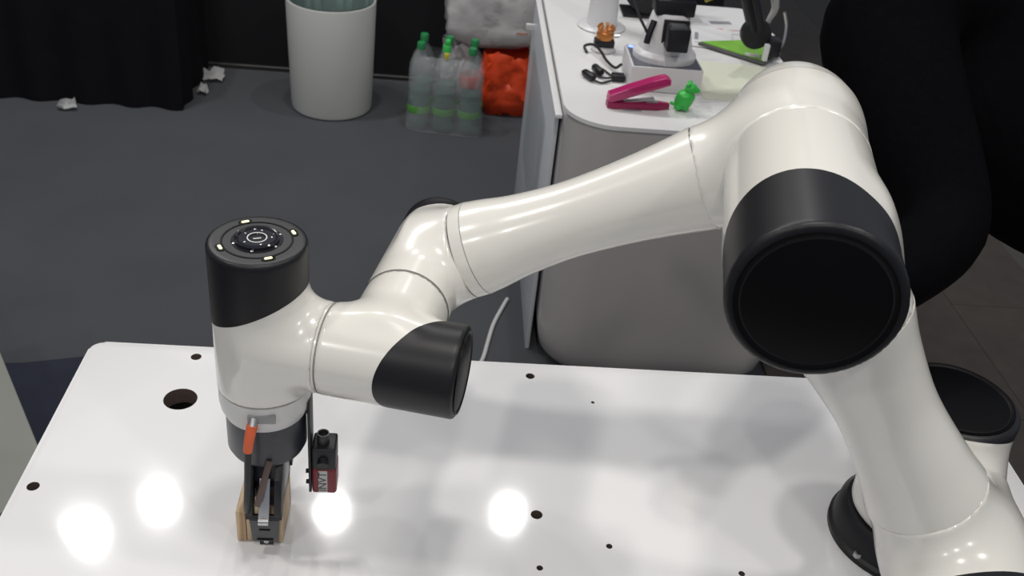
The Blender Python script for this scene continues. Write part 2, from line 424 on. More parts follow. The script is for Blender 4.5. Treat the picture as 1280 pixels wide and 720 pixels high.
# J1 housing vertical
c1 = housing((UB, VB, .80), (UB, VB, 1.005), .082, (UB, VB, J2[1]), (0, -1, 0), .095, .082, .035, .0050,
        cap=((UB, VB, .965), (0, .45, 1)), rnd=.009)
face_disc(c5, (-.157, J6[1], Z5), (1, 0, 0), .0555)
face_disc(c4, (J4U, 1.238, Z5), (0, 1, 0), .056)
face_disc(c3, (J3[0], .832, J3[1]), (0, -1, 0), .084)
face_disc(c2, (J2[0], .832, J2[1]), (0, -1, 0), .084)
face_disc(c1, (UB, VB, 1.005), (0, 0, 1), .082)
# forearm, upper arm
def limb(name, p0, d, ln, prof):
    M = frame_to(L(p0), d); n = 36; pr = []
    ks = [k[0] for k in prof]; rs = [k[1] for k in prof]
    P = spline([(a * ln, r, 0) for a, r in prof], 8)
    pr = [(q.y, q.x) for q in P]
    return link(name, lathe([(pr[0][0] - .004, pr[0][1])] + pr + [(pr[-1][0] - .004, pr[-1][1])], 72, M), WHITE, robot, angle=50)
def ptf(t): return np.array([J4U, VF - .02 + .02 * min(1, t * 1.0), Z5]) + fd * t * FL
f0 = np.array([J4U, VF - .02, Z5]) + fd * .0615; f1 = np.array([J3[0], VF, J3[1]]) - fd * .113
dd = f1 - f0; ln = np.linalg.norm(dd); ddn = dd / ln
limb('forearm_collar', f0, ddn, .016, [(0, .0637), (.5, .0638), (1, .0637)])
limb('forearm', f0 + ddn * .0172, ddn, ln - .0175, [(0, .0635), (.07, .0605), (.2, .0540), (.38, .0500), (.55, .0510), (.72, .0550), (.87, .0605), (1, .0665)])
seam(f0 + ddn * .0002, ddn, .0637); seam(f0 + ddn * .0168, ddn, .0636); seam(f1, ddn, .0666)
g0 = np.array([J3[0], .965, J3[1]]) + ud * .1155; g1 = np.array([J2[0], .965, J2[1]]) - ud * .1155
dg2 = g1 - g0; lg2 = np.linalg.norm(dg2); dgn = dg2 / lg2
limb('upper_arm', g0, dgn, lg2, [(0, .0740), (.2, .064), (.5, .0570), (.8, .063), (1, .0715)])
# rings between modules
limb('wrist_collar', (J6[0] + .0785, J6[1], Z5), (1, 0, 0), .0026, [(0, .0545), (.5, .0545), (1, .0545)])
seam((J6[0] + .067, J6[1], Z5), (1, 0, 0), .0556); seam((J6[0] + .0815, J6[1], Z5), (1, 0, 0), .0552)
seam((J4U, 1.0365, Z5), (0, 1, 0), .0557); seam((J3[0], 1.1065, J3[1]), (0, 1, 0), .0840)
# base
bs = link('base', lathe([(0, 0), (.102, 0), (.102, .008), (.098, .012), (.094, .040), (.086, .050), (0, .050)], 72), CAPBLK, robot); bs['label'] = 'black base collar'
for a in range(4):
    q = math.radians(45 + 90 * a); link('bolt', lathe([(0, 0), (.006, 0), (.006, .006), (.004, .0065), (0, .004)], 6, Matrix.Translation((.0975 * math.cos(q), .0975 * math.sin(q), .0095))), STEEL, robot)
# J6 top: light ring, lens hub
T = Matrix.Translation(L((J6[0], J6[1], 1.1972)))
tp = link('light_ring', lathe([(.0380, 0), (.0380, .0008), (.0402, .0008), (.0402, 0)], 72, T), FACEBLK, c6)
hub = lathe([(0, .002), (.0105, .002), (.0115, .0032), (.0205, .0032), (.0215, .0052), (.0235, .0056), (.0250, .0042), (.0250, .0010), (.0285, .0010), (.0290, .0002)], 64, T)
link('hub', hub, mat('gloss_black', (.012, .012, .016), .12, coat=.5), c6)
link('hub_ring', lathe([(.0100, .0033), (.0100, .0037), (.0113, .0037), (.0113, .0033)], 48, T), LGREY, c6)
link('hub_mark', box(-.0045, .0045, -.0009, .0009, .0021, .0025, 0, M=T @ Matrix.Rotation(math.radians(30), 4, 'Z')), LGREY, c6)
for a in range(5):
    q = math.radians(72 * a + 20); link('hub_screw', lathe([(0, 0), (.0012, 0), (.0012, .0006), (0, .0009)], 10, T @ Matrix.Translation((.0162 * math.cos(q), .0162 * math.sin(q), .0032))), STEEL, c6)
for a in range(6):
    q = math.radians(60 * a - 80); link('hub_screw', lathe([(0, 0), (.0016, 0), (.0016, .001), (0, .0014)], 10, T @ Matrix.Translation((.0268 * math.cos(q), .0268 * math.sin(q), .001))), STEEL, c6)
for a in (40, 130, 222, 308):
    q = math.radians(a); Mq = T @ Matrix.Rotation(q, 4, 'Z') @ Matrix.Translation((.0425, 0, 0))
    w = link('light_window', prism(rrect(-.0045, .0045, -.008, .008, .0042, 5), 0, .0009, .0003, Mq), FACEBLK, c6)
    link('led', prism(rrect(-.0018, .0018, -.0045, .0045, .0016, 4), .0008, .0016, .0003, Mq), LED, w)
# tool flange
TY = Matrix.Rotation(math.radians(13), 4, 'Z')
T6 = lambda z: Matrix.Translation(L((J6[0], J6[1], z))) @ TY
fr = link('flange_ring', lathe([(.050, .0335), (.0558, .0335), (.0558, .014), (.0545, .005), (.050, -.006), (.046, -.006)], 64, T6(.9615)), LGREY, robot)
dp = link('connector_plate', box(-.0165, .0165, -.0572, -.0535, -.006, .006, .0008, M=T6(.981) @ Matrix.Rotation(math.radians(4), 4, 'Z')), mat('plate_grey', (.26, .26, .26), .4), robot); dp['label'] = 'small grey connector plate'
df = link('tool_adapter', lathe([(0, .004), (.048, .004), (.0495, .002), (.0495, -.052), (.046, -.060), (.030, -.068), (0, -.068)], 64, T6(.9555)), DARKMET, robot); df['label'] = 'dark round tool adapter'
# the plug, cable, lever
pg = T6(0)
def LP(du, dv, z): return tuple(T6(0) @ Vector((du, dv, z)))
nut = link('connector_nut', tube([LP(-.005, -.056, .982), LP(-.006, -.066, .975)], .0048, 12, 1), STEEL, robot)
bt = link('plug_boot', tube([LP(-.006, -.063, .978), LP(-.009, -.069, .962), LP(-.0115, -.0715, .944)], lambda t: .0068 - .0012 * t, 14, 4), ORANGE, robot); bt['label'] = 'orange rubber plug boot'
link('cable', tube([LP(-.0115, -.0715, .946), LP(-.0130, -.0722, .915), LP(-.0145, -.072, .890), LP(-.018, -.068, .850), LP(-.022, -.050, .822), LP(-.024, -.030, .812)], .0042, 12, 6), BLK, robot)

# ------------------------------------------------------------------ gripper (held by the arm: part of the arm)
gr = link('gripper', box(-.022, .022, -.026, .026, .822, .890, .003, M=T6(0)), DARKMET, robot); gr['label'] = 'black two-finger gripper'
link('knuckle', box(-.0135, .0135, -.034, .034, .815, .850, .003, M=T6(0)), BLK, gr)
for s in (-1, 1):
    # side plates, links, finger, pad
    M2 = T6(0) @ Matrix.Rotation(0 if s < 0 else PI, 4, 'Z')
    for x in (-.0225, .0135):
        b = prism([(-.020, .892), (-.046, .872), (-.060, .834), (-.057, .814), (-.046, .812), (-.043, .828), (-.030, .846), (-.012, .850)], x, x + .009, .0008)
        for v_ in b.verts: v_.co = Vector((v_.co.z, v_.co.x, v_.co.y))
        b.transform(M2); link('link', b, BLK, gr, angle=30)
    b = box(-.0068, .0068, -.0015, .0015, 0, .060, .0008, M=M2 @ Matrix.Translation((0, -.0620, .812)) @ Matrix.Rotation(math.radians(-26), 4, 'X'))
    link('centre_link', b, STEEL, gr)
    link('pin', tube([M2 @ Vector((-.0065, -.0610, .815)), M2 @ Vector((.0065, -.0610, .815))], .0055, 16, 1), STEEL, gr)
    link('pin', tube([M2 @ Vector((-.0220, -.0540, .816)), M2 @ Vector((.0220, -.0540, .816))], .0040, 12, 1), BLK, gr)
    b = prism([(-.019, .812), (.019, .812), (.0165, .7745), (-.0165, .7745)], .048, .057, .001)
    b.transform(Matrix(((1, 0, 0, 0), (0, 0, -1, 0), (0, 1, 0, 0), (0, 0, 0, 1)))); b.transform(M2)
    fg = link('finger', b, mat('finger_grey', (.065, .065, .066), .4), gr)
    link('finger_slot', box(-.0105, .0105, -.0009, .0009, -.0014, .0014, 0, M=M2 @ Matrix.Translation((0, -.0569, .7785))), FACEBLK, fg)
    link('finger_slot', box(-.0070, .0070, -.0009, .0009, -.0012, .0012, 0, M=M2 @ Matrix.Translation((0, -.0569, .7960))), FACEBLK, fg)
    link('finger_tip', box(-.0090, .0090, -.0500, -.0440, .7600, .7745, .001, M=M2), BLK, gr)
    link('screw', lathe([(0, 0), (.0032, 0), (.0032, .0012), (.0012, .0016), (0, .0006)], 14, M2 @ Matrix.Translation((0, -.0500, .767)) @ Matrix.Rotation(PI / 2, 4, 'X')), STEEL, gr)
lev = link('lever', box(-.004, .004, -.001, .001, 0, .072, .0008, M=T6(0) @ Matrix.Translation((-.0075, -.060, .840)) @ Matrix.Rotation(math.radians(14), 4, 'Y') @ Matrix.Rotation(math.radians(-8), 4, 'X')), BROWNLINK, gr)

# ------------------------------------------------------------------ wooden block
wx, wy = -.213, .987
blk = empty('wooden_block', (wx + .003, wy + .004, .75), 0)
tag(blk, 'square wooden block held in the gripper on the white table', 'block')
link('side_slat', box(-.0300, -.0175, -.0375, .0365, .001, .055, .002), WOOD, blk)
link('side_slat', box(.0175, .0300, -.0375, .0365, .001, .055, .002), WOOD, blk)
link('core', box(-.0170, .0170, -.0360, .0350, .001, .050, .001), WOOD, blk)

# ------------------------------------------------------------------ inspection camera on a bracket (part of the arm)
cb = link('bracket', box(.0525, .0560, -.018, .016, .826, .978, .001, M=T6(0)), BLK, robot)
link('bracket', box(.040, .0556, -.018, .016, .960, .9635, .001, M=T6(0)), BLK, robot)
CX = .0568
cam_ = link('camera_body', box(CX, CX + .0315, -.020, .014, .826, .869, .004, 3, M=T6(0)), RED, robot); cam_['label'] = 'red and black inspection camera'
link('camera_back', box(CX + .0005, CX + .031, -.0215, .0135, .8695, .904, .003, 3, M=T6(0)), BLK, cam_)
link('socket', lathe([(0, .010), (.0060, .010), (.0062, .016), (.0078, .016), (.0080, 0), (0, 0)], 24, T6(.9035) @ Matrix.Translation((CX + .014, -.006, 0))), mat('gunmetal', (.05, .05, .05), .4, metal=.6), cam_)
link('socket', tube([T6(0) @ Vector((CX + .015, -.020, .886)), T6(0) @ Vector((CX + .015, -.028, .883))], .0072, 20, 1), BLK, cam_)
lbl = link('name_plate', box(CX + .0085, CX + .0200, -.0206, -.0198, .829, .8665, .0002, 1, M=T6(0)), LABELM, cam_)
tc = bpy.data.curves.new('lettering', 'FONT'); tc.body = 'INVT'; tc.size = .0150; tc.align_x = 'CENTER'; tc.align_y = 'CENTER'; tc.extrude = .0001
to = bpy.data.objects.new('tmp', tc); COL.objects.link(to)
dg = bpy.context.evaluated_depsgraph_get(); dg.update(); tme = bpy.data.meshes.new_from_object(to.evaluated_get(dg)); bpy.data.objects.remove(to)
tme.transform(T6(0) @ Matrix.Translation((CX + .01425, -.0208, .848)) @ Matrix.Rotation(PI / 2, 4, 'X') @ Matrix.Rotation(PI / 2, 4, 'Z'))
tme.materials.clear(); tme.materials.append(INK); to = bpy.data.objects.new('lettering', tme); COL.objects.link(to); to.parent = lbl
for z in (.836, .855):
    link('screw', tube([T6(0) @ Vector((.0525, -.008, z)), T6(0) @ Vector((.0480, -.008, z))], .0030, 8, 1), BLK, cam_)

# ------------------------------------------------------------------ counter
cnt = empty('display_counter', (.72, 2.95, 0)); tag(cnt, 'white rounded display counter behind the white table, carrying the small robot', 'counter')
CO = (-.72, -2.95, 0)
link('counter_top', prism(rrect(.315, 1.03, 2.388, 3.47, [.03, .03, .135, .08], 14), .740, .75, .007), mat('counter_top_white', (.74, .735, .73), .35, noise=.01, nscale=3), cnt, loc=CO)
def body():
    b = bmesh.new(); rings = []
    for z, ins in ((.001, .05), (.02, .03), (.05, .012), (.09, .004), (.13, .0), (.7395, .0)):
        rings.append([b.verts.new((x, y, z)) for x, y in rrect(.319 + ins, 1.02 - ins, 2.392 + ins, 3.46 - ins, [.03, .03, .132, .08], 14)])
    for A, B in zip(rings, rings[1:]):
        n = len(A)
        for i in range(n): b.faces.new((A[i], A[(i + 1) % n], B[(i + 1) % n], B[i]))
    b.faces.new(rings[0][::-1]); b.faces.new(rings[-1]); return b
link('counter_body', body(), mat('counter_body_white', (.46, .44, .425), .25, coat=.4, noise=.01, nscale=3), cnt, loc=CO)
sp = empty('side_panel', (.290, 2.95, 0)); tag(sp, 'thin pale grey panel with a white top edge leaning along the left of the counter', 'panel')
link('board', box(-.006, .006, -.40, .60, .001, .71, .001, M=Matrix.Rotation(math.radians(.4), 4, 'Y')), LILAC, sp, loc=(.012, 0, 0))
link('edge_strip', box(-.010, .010, -.44, .62, .712, .722, .002, M=Matrix.Rotation(math.radians(.4), 4, 'Y')), PAPER, sp, loc=(.012, 0, 0))
link('clip', box(-.016, .016, -.006, .006, .63, .65, .002), PAPER, sp, loc=(-.004, .52, 0))
fs = bmesh.new(); g = []
for i in range(14):
    g.append([fs.verts.new((-.004 + .0015 * math.sin(i * 1.3 + j * .8), -.20 + i * .050, .62 - j * .045 + (.010 * math.sin(i * 2.1) if j == 8 else 0))) for j in range(9)])
for i in range(13):
    for j in range(8): fs.faces.new((g[i][j], g[i + 1][j], g[i + 1][j + 1], g[i][j + 1]))
bmesh.ops.solidify(fs, geom=fs.faces[:], thickness=.0006)
link('film', fs, mat('hanging_film', (.62, .65, .66), .25, alpha=.35), sp, loc=(0, 0, 0))

# ------------------------------------------------------------------ small desktop robot
sr = empty('desktop_robot', (.605, 2.72, .75), 0); tag(sr, 'small white and black desktop robot arm on a silver box with a black motor', 'robot')
bx = link('base_box', box(-.100, .100, -.085, .085, .001, .072, .004), SILVERB, sr)
link('base_plate', box(-.094, .094, -.079, .079, .0715, .0745, .001), SLATE, sr)
link('status_light', lathe([(0, 0), (.009, 0), (.009, .001), (0, .0015)], 16, Matrix.Translation((-.084, .066, .0745))), BLUELED, sr)
def cone():
    b = bmesh.new(); rings = []; n = 48
    for z, rx, ry in ((.0745, .088, .076), (.090, .089, .077), (.097, .084, .072), (.102, .076, .066), (.16, .062, .054), (.20, .052, .046), (.205, .048, .042)):
        rings.append([b.verts.new((rx * math.cos(2 * PI * i / n), ry * math.sin(2 * PI * i / n), z)) for i in range(n)])
    for A, B in zip(rings, rings[1:]):
        for i in range(n): b.faces.new((A[i], A[(i + 1) % n], B[(i + 1) % n], B[i]))
    b.faces.new(rings[-1]); return b
link('turret', cone(), mat('robot_pale', (.70, .69, .70), .35), sr)
mo = link('motor', box(-.020, .038, -.112, -.050, .128, .192, .003), BLK, sr)
link('motor_flange', box(-.026, .044, -.056, -.044, .124, .196, .002), BLK, sr)
link('motor_label', box(-.012, .030, -.104, -.062, .1920, .1926, 0), mat('label_dark', (.05, .055, .055), .3), mo)
link('shoulder', box(-.050, .058, -.036, .036, .200, .245, .006), BLK, sr)
link('cable_clip', tube([(-.052, -.045, .19), (-.062, -.055, .155), (-.066, -.058, .13)], .009, 12, 4), BLK, sr)
link('hose', tube([(-.062, -.055, .15), (-.09, -.03, .19), (-.12, .02, .24), (-.16, .06, .25)], .004, 8, 6), BLK, sr)
ua = link('arm_link', tube([(0, 0, .23), (.11, .06, .30), (.20, .12, .36)], .020, 14, 2), BLK, sr)
link('arm_cover', box(-.016, .016, -.016, .016, -.11, .11, .008, 3, M=Matrix.Translation((.07, .03, .325)) @ Vector((0, 0, 1)).rotation_difference(Vector((.20, .12, .14)).normalized()).to_matrix().to_4x4()), mat('cover_white', (.62, .62, .62), .4), sr)
link('arm_label', box(-.030, .030, -.004, .004, -.008, .008, .001, M=Matrix.Translation((.118, .03, .248)) @ Matrix.Rotation(math.radians(-28), 4, 'Y')), YELL, sr)
J = Vector((.318, .235, .055)); K0 = Vector((.20, .21, .35))
for dx in (-.016, .020):
    dv = (J - K0); M = frame_to(K0, dv)
    link('forearm_plate', tube([K0 + Vector((dx, 0, 0)), J + Vector((dx * .6, 0, .04))], lambda t: .013 + .005 * t, 10, 3), BLK, sr)
link('joint_hub', lathe([(0, -.016), (.044, -.016), (.046, -.012), (.046, .012), (.044, .016), (0, .014)], 28, Matrix.Translation(J + Vector((.0, 0, .03))) @ Matrix.Rotation(PI / 2, 4, 'X')), BLK, sr)
link('forearm_cover', tube([K0 + Vector((.050, .02, 0)), J + Vector((.042, .02, .13)), J + Vector((.036, .02, .06))], lambda t: .017 - .009 * t, 12, 4), mat('cover_grey', (.40, .39, .39), .4), sr)
link('tool_head', box(.355, .395, .20, .245, .026, .076, .004), BLK, sr)
link('tool_tip', box(.338, .352, .172, .190, .022, .072, .002), PAPER, sr)
link('tool_wire', tube([(.385, .22, .16), (.40, .22, .12), (.40, .21, .07), (.392, .21, .05)], .005, 8, 5), STEEL, sr)

# ------------------------------------------------------------------ things on the counter
def stapler():
    o = empty('stapler', (.515, 2.522, .75), math.radians(4)); tag(o, 'magenta stapler lying open on the counter front edge', 'stapler')
    a = link('stapler_base', prism([(-.085, -.013), (-.07, -.019), (.05, -.017), (.085, -.006), (.085, .006), (.05, .017), (-.07, .019), (-.085, .013)], .001, .018, .004), mat('magenta_base', (.26, .012, .07), .35), o)
    link('staple_rail', box(-.07, .045, -.008, .008, .019, .024, .001, M=Matrix.Rotation(math.radians(-9), 4, 'Y')), STEEL, o)
    link('anvil', box(.02, .052, -.009, .009, .0182, .0205, .001), STEEL, o)
    link('foot_plate', box(-.045, .005, -.028, -.018, .001, .004, .001), STEEL, o)
    b = prism([(-.092, 0), (-.085, .016), (-.03, .024), (.03, .030), (.068, .032), (.080, .022), (.078, .008), (-.02, .0), (-.085, -.006)], -.017, .017, .004)
    b.transform(Matrix.Rotation(PI / 2, 4, 'X')); b.transform(Matrix.Translation((.0, 0, .020)) @ Matrix.Rotation(math.radians(-15), 4, 'Y') @ Matrix.Translation((.01, 0, .022)))
    link('stapler_top', b, MAGENTA, o)
stapler()
def toy():
    o = empty('toy_figure', (.640, 2.527, .75), math.radians(-20)); tag(o, 'small bright green plastic toy animal beside the magenta stapler', 'toy')
    def f(P):
        def ball(c, r): return np.linalg.norm((P - np.array(c)), axis=1) - r
        d = sd_cyl(P, (-.006, 0, .010), (.004, 0, .048), .019, .012)
        d = smin(d, ball((.008, 0, .058), .013), .006); d = smin(d, ball((.020, 0, .055), .007), .005)
        for s in (-1, 1):
            d = smin(d, ball((.003, s * .009, .070), .0045), .003)
            d = smin(d, sd_cyl(P, (.006, s * .011, .004), (.004, s * .008, .030), .006, .005), .005)
            d = smin(d, ball((-.010, s * .011, .010), .0085), .004)
        d = smin(d, sd_cyl(P, (-.012, 0, .008), (-.030, 0, .012), .004, .003), .005)
        return d
    link('toy_body', surf(f, (-.04, -.03, -.004), (.035, .03, .082), .003), GREENP, o, loc=(0, 0, .0015), angle=180).scale = (1.3, 1.35, 1.08)
toy()
# copper gripper head with black bracket and cable
o = empty('gripper_head', (.468, 2.945, .75)); tag(o, 'small copper-coloured gripper head with black bracket behind the earpiece cables', 'gripper')
link('plinth', lathe([(0, 0), (.036, 0), (.038, .004), (.030, .012), (0, .012)], 28), SILVERB, o, loc=(0, 0, .001))
link('bracket', box(-.030, .030, -.018, .018, .013, .036, .004), BLK, o)
bd = link('copper_body', lathe([(0, .036), (.024, .036), (.026, .042), (.026, .054), (.022, .060), (0, .060)], 24), AMBER, o)
for a in range(5):
    q = math.radians(72 * a); link('claw', tube([(.018 * math.cos(q), .018 * math.sin(q), .056), (.024 * math.cos(q), .024 * math.sin(q), .068), (.014 * math.cos(q), .014 * math.sin(q), .078)], .0055, 8, 4), AMBER, bd)
link('nozzle', tube([(.025, -.01, .05), (.042, -.012, .052)], .006, 10, 1), STEEL, o)
o = link('black_cable', tube([(-.005, .105, .0), (-.012, .125, .012), (.012, .115, .022), (.030, .07, .020), (.042, .02, .012), (.062, -.03, .010), (.074, -.055, .03)], .0042, 8, 8), BLK, loc=(.42, 2.80, .7535)); tag(o, 'thin black cable running from the copper gripper head to the silver box', 'cable')
ep = empty('cable_plug', (.41, 2.71, .75)); tag(ep, 'two black cylindrical plugs with looping cords beside the silver box', 'plug')
for (x, y, a) in ((-.010, -.012, 62), (.020, .035, 70)):
    M = Matrix.Translation((x, y, .013)) @ Matrix.Rotation(math.radians(-a), 4, 'Z') @ Matrix.Rotation(PI / 2, 4, 'Y')
    link('plug_barrel', lathe([(0, -.024), (.009, -.024), (.011, -.020), (.011, .018), (.008, .024), (0, .024)], 20, M), BLK, ep)
link('cord', tube([(-.025, .012, .010), (-.022, .035, .006), (.0, .030, .005), (.030, -.005, .006), (.062, -.008, .010), (.085, -.005, .014)], .003, 8, 8), BLK, ep)
link('cord', tube([(-.002, -.032, .010), (.02, -.042, .005), (.042, -.030, .005), (.062, -.018, .008), (.085, -.015, .012)], .003, 8, 8), BLK, ep)
link('cord', tube([(.012, .055, .010), (.018, .070, .006), (.038, .060, .006), (.060, .015, .006), (.082, .005, .012)], .003, 8, 8), BLK, ep)
link('splitter', box(.055, .092, -.020, .012, .001, .020, .004), BLK, ep)
# cone shaped white stand at the back
o = empty('white_stand', (.485, 3.16, .75)); tag(o, 'pale tapering stand on a round foot at the back left of the counter', 'stand')
link('foot', lathe([(0, 0), (.075, 0), (.078, .004), (.070, .010), (0, .010)], 40), COUNTER, o, loc=(0, 0, .001))
link('column', lathe([(.050, .011), (.046, .06), (.038, .18), (.032, .30), (.020, .315), (0, .32)], 36), COUNTER, o)
# dark spool in frame behind
o = empty('filament_spool', (.67, 3.33, .75)); tag(o, 'black framed spool with green windings at the back of the counter', 'spool')
Ms = Matrix.Translation((0, 0, .125)) @ Matrix.Rotation(PI / 2, 4, 'X')
for s in (-.04, .036):
    link('spool_rim', lathe([(.07, 0), (.118, 0), (.118, .004), (.07, .004), (.07, 0)], 40, Ms @ Matrix.Translation((0, 0, s))), BLK, o)
link('winding', lathe([(.05, -.034), (.10, -.034), (.10, .034), (.05, .034), (.05, -.034)], 40, Ms), GRILLE, o)
link('spool_base', box(-.10, .10, -.055, .055, .001, .010, .003), BLK, o)
# papers
def sheet(name, x, y, w, d, rz, m_, z=.7505, label='', cat='paper', th=.0012):
    o = link(name, box(-w / 2, w / 2, -d / 2, d / 2, 0, th, 0), m_, smooth=False); o.location = (x, y, z); o.rotation_euler = (0, 0, rz)
    tag(o, label, cat); return o
p1 = sheet('printed_sheet', .90, 3.30, .30, .24, .15, PAPER, label='white printed sheet with a grey drawing and red mark behind the green folder')
def ink(par, x, y, w, d, m_):
    q = link('print', box(x - w / 2, x + w / 2, y - d / 2, y + d / 2, .0013, .0016), m_, par, smooth=False); q['kind'] = 'stuff'; return q
GI = mat('grey_ink', (.25, .26, .28), .7); RI = mat('red_ink', (.5, .06, .06), .7)
ink(p1, .0, -.01, .075, .03, GI); ink(p1, -.03, -.075, .03, .012, RI); ink(p1, .04, -.085, .10, .004, RI)
for k in range(4): ink(p1, -.09, .06 - k * .022, .06, .004, GI)
p2 = sheet('leaflet', .81, 3.13, .19, .20, -.2, PAPER, z=.7525, label='white leaflet with faint print left of the green folder')
ink(p2, -.02, .0, .012, .07, GI); ink(p2, .02, -.06, .09, .006, GI)
sheet('cream_sheet', .84, 2.76, .24, .30, -.05, CREAM, label='pale cream sheet lying in front of the green folder')
gb = prism([(.778, 3.045), (.955, 2.905), (1.03, 3.0), (1.0, 3.12)], .001, .010, .001)
o = empty('green_folder', (.92, 3.0, .754)); tag(o, 'bright green covered booklet with grey underside and white sticker', 'booklet')
link('booklet_back', gb, mat('folder_grey', (.10, .10, .10), .5), o, smooth=False, loc=(-.92, -3.0, 0))
link('booklet_cover', prism([(.786, 3.046), (.953, 2.914), (1.02, 3.0), (.995, 3.11)], .0102, .0125, 0), GREENB, o, smooth=False, loc=(-.92, -3.0, 0))
link('sticker', box(-.022, .022, -.013, .013, .0127, .0132, M=Matrix.Translation((.008, -.045, 0)) @ Matrix.Rotation(math.radians(-15), 4, 'Z')), PAPER, o, smooth=False)

# white cord from under the counter
wc = link('power_cord', tube([(.236, 2.68, .006), (.222, 2.64, .006), (.19, 2.54, .006), (.17, 2.44, .006), (.155, 2.36, .006), (.12, 2.24, .006), (.10, 2.0, .006)], .0062, 10, 8), CORD); tag(wc, 'white power cord running across the grey carpet to the counter', 'cord')

# ------------------------------------------------------------------ bin
bn = empty('waste_bin', (-.480, 4.105, 0)); tag(bn, 'tall white cylindrical waste bin with grey-green liner by the back wall', 'bin')
link('bin_body', lathe([(0, .001), (.160, .001), (.167, .008), (.170, .03), (.182, .463), (.180, .468), (.172, .468), (.170, .44), (.160, .02), (0, .02)], 64), BINW, bn)
b = bmesh.new(); n = 72; rings = []
for z, r, am in ((.4725, .1745, .0), (.466, .1675, .003), (.36, .158, .007), (.22, .150, .012), (.10, .135, .012)):
    rings.append([b.verts.new(((r + am * math.sin(i * 1.9 + z * 30)) * math.cos(2 * PI * i / n), (r + am * math.sin(i * 1.9 + z * 30)) * math.sin(2 * PI * i / n), z)) for i in range(n)])
for A, B in zip(rings, rings[1:]):
    for i in range(n): b.faces.new((A[i], A[(i + 1) % n], B[(i + 1) % n], B[i]))
b.faces.new(rings[-1])
link('bin_liner', b, LINER, bn)

# ------------------------------------------------------------------ pack of six bottles
BS = []
def bottle(x, y, capm, lab, pink=False):
    o = empty('water_bottle', (x, y, .004)); tag(o, lab, 'bottle', None); BS.append(o)
    s = 1.0
    prof = [(0, .006), (.022, .002), (.040, .006), (.044, .018), (.044, .060), (.0425, .066), (.044, .072), (.044, .105), (.0405, .125), (.0405, .150), (.044, .170), (.0445, .215), (.040, .248), (.026, .280), (.0135, .300), (.0135, .318), (0, .318)]
    link('bottle_body', lathe(prof, 24), PET, o)
    link('bottle_water', lathe([(0, .010), (.038, .012), (.041, .02), (.041, .104), (.0375, .126), (.0375, .150), (.0375, .152), (0, .152)], 20), WATER, o)
    link('label_band', lathe([(.0447, .066), (.0452, .068), (.0452, .092), (.0447, .094)], 24), LABG, o)
    if pink: link('neck_label', lathe([(.0447, .190), (.0452, .192), (.0452, .225), (.0435, .235)], 24), PINKL, o)
    link('cap', lathe([(.0150, .306), (.0155, .306), (.0155, .328), (.014, .331), (0, .331)], 20), capm, o)
    return o
px = (-.090, .006, .102)
k = 0
names = [('green-capped bottle at the left front of the six-pack', 0, 0), ('bottle with bright green cap and yellow tag in the middle front of the six-pack', 1, 0), ('bottle with pinkish label at the right front of the six-pack', 2, 0),
         ('green-capped bottle at the left rear of the six-pack', 0, 1), ('green-capped bottle at the middle rear of the six-pack', 1, 1), ('green-capped bottle at the right rear of the six-pack', 2, 1)]
for lab, i, j in names:
    bx_ = px[i] + j * .008; by = 3.985 - i * .012 + j * .094
    q = bottle(bx_, by, CAPL if (i, j) == (1, 0) else CAPG, lab, (i, j) == (2, 0))
    if (i, j) == (1, 0):
        link('tag', box(-.009, .009, -.020, -.014, .282, .306, .002), YEL, q)
        link('tag', box(-.008, .012, -.012, .012, .328, .352, .005), CAPL, q)
def film():
    b = bmesh.new(); rings = []; n = 72; rn = random.Random(4)
    for kk, (z, g_, zz) in enumerate(((.004, .058, 0), (.03, .056, 0), (.09, .049, 0), (.16, .048, 0), (.23, .047, 0), (.265, .034, 0), (.285, .012, 0))):
        ring = []
        for i in range(n):
            t = 2 * PI * i / n; cx, cy = math.cos(t), math.sin(t)
            sx = .096 + g_ * 1.0; sy = .047 + g_
            q = (abs(cx) ** 5 + abs(cy) ** 5) ** (-1 / 5)
            w = 1 - .018 * abs(math.sin(i * .25 + .6)) + rn.uniform(-.006, .006)
            ring.append(b.verts.new((sx * cx * q * w, sy * cy * q * w - (sx * cx * q * w) * .12, z + rn.uniform(-.003, .003) * (kk > 0))))
        rings.append(ring)
    for A, B in zip(rings, rings[1:]):
        for i in range(n): b.faces.new((A[i], A[(i + 1) % n], B[(i + 1) % n], B[i]))
    return b
fo = link('shrink_wrap', film(), FILM, loc=(.010, 4.020, 0), angle=60); tag(fo, 'clear shrink film wrapped round the pack of six bottles', 'wrap')

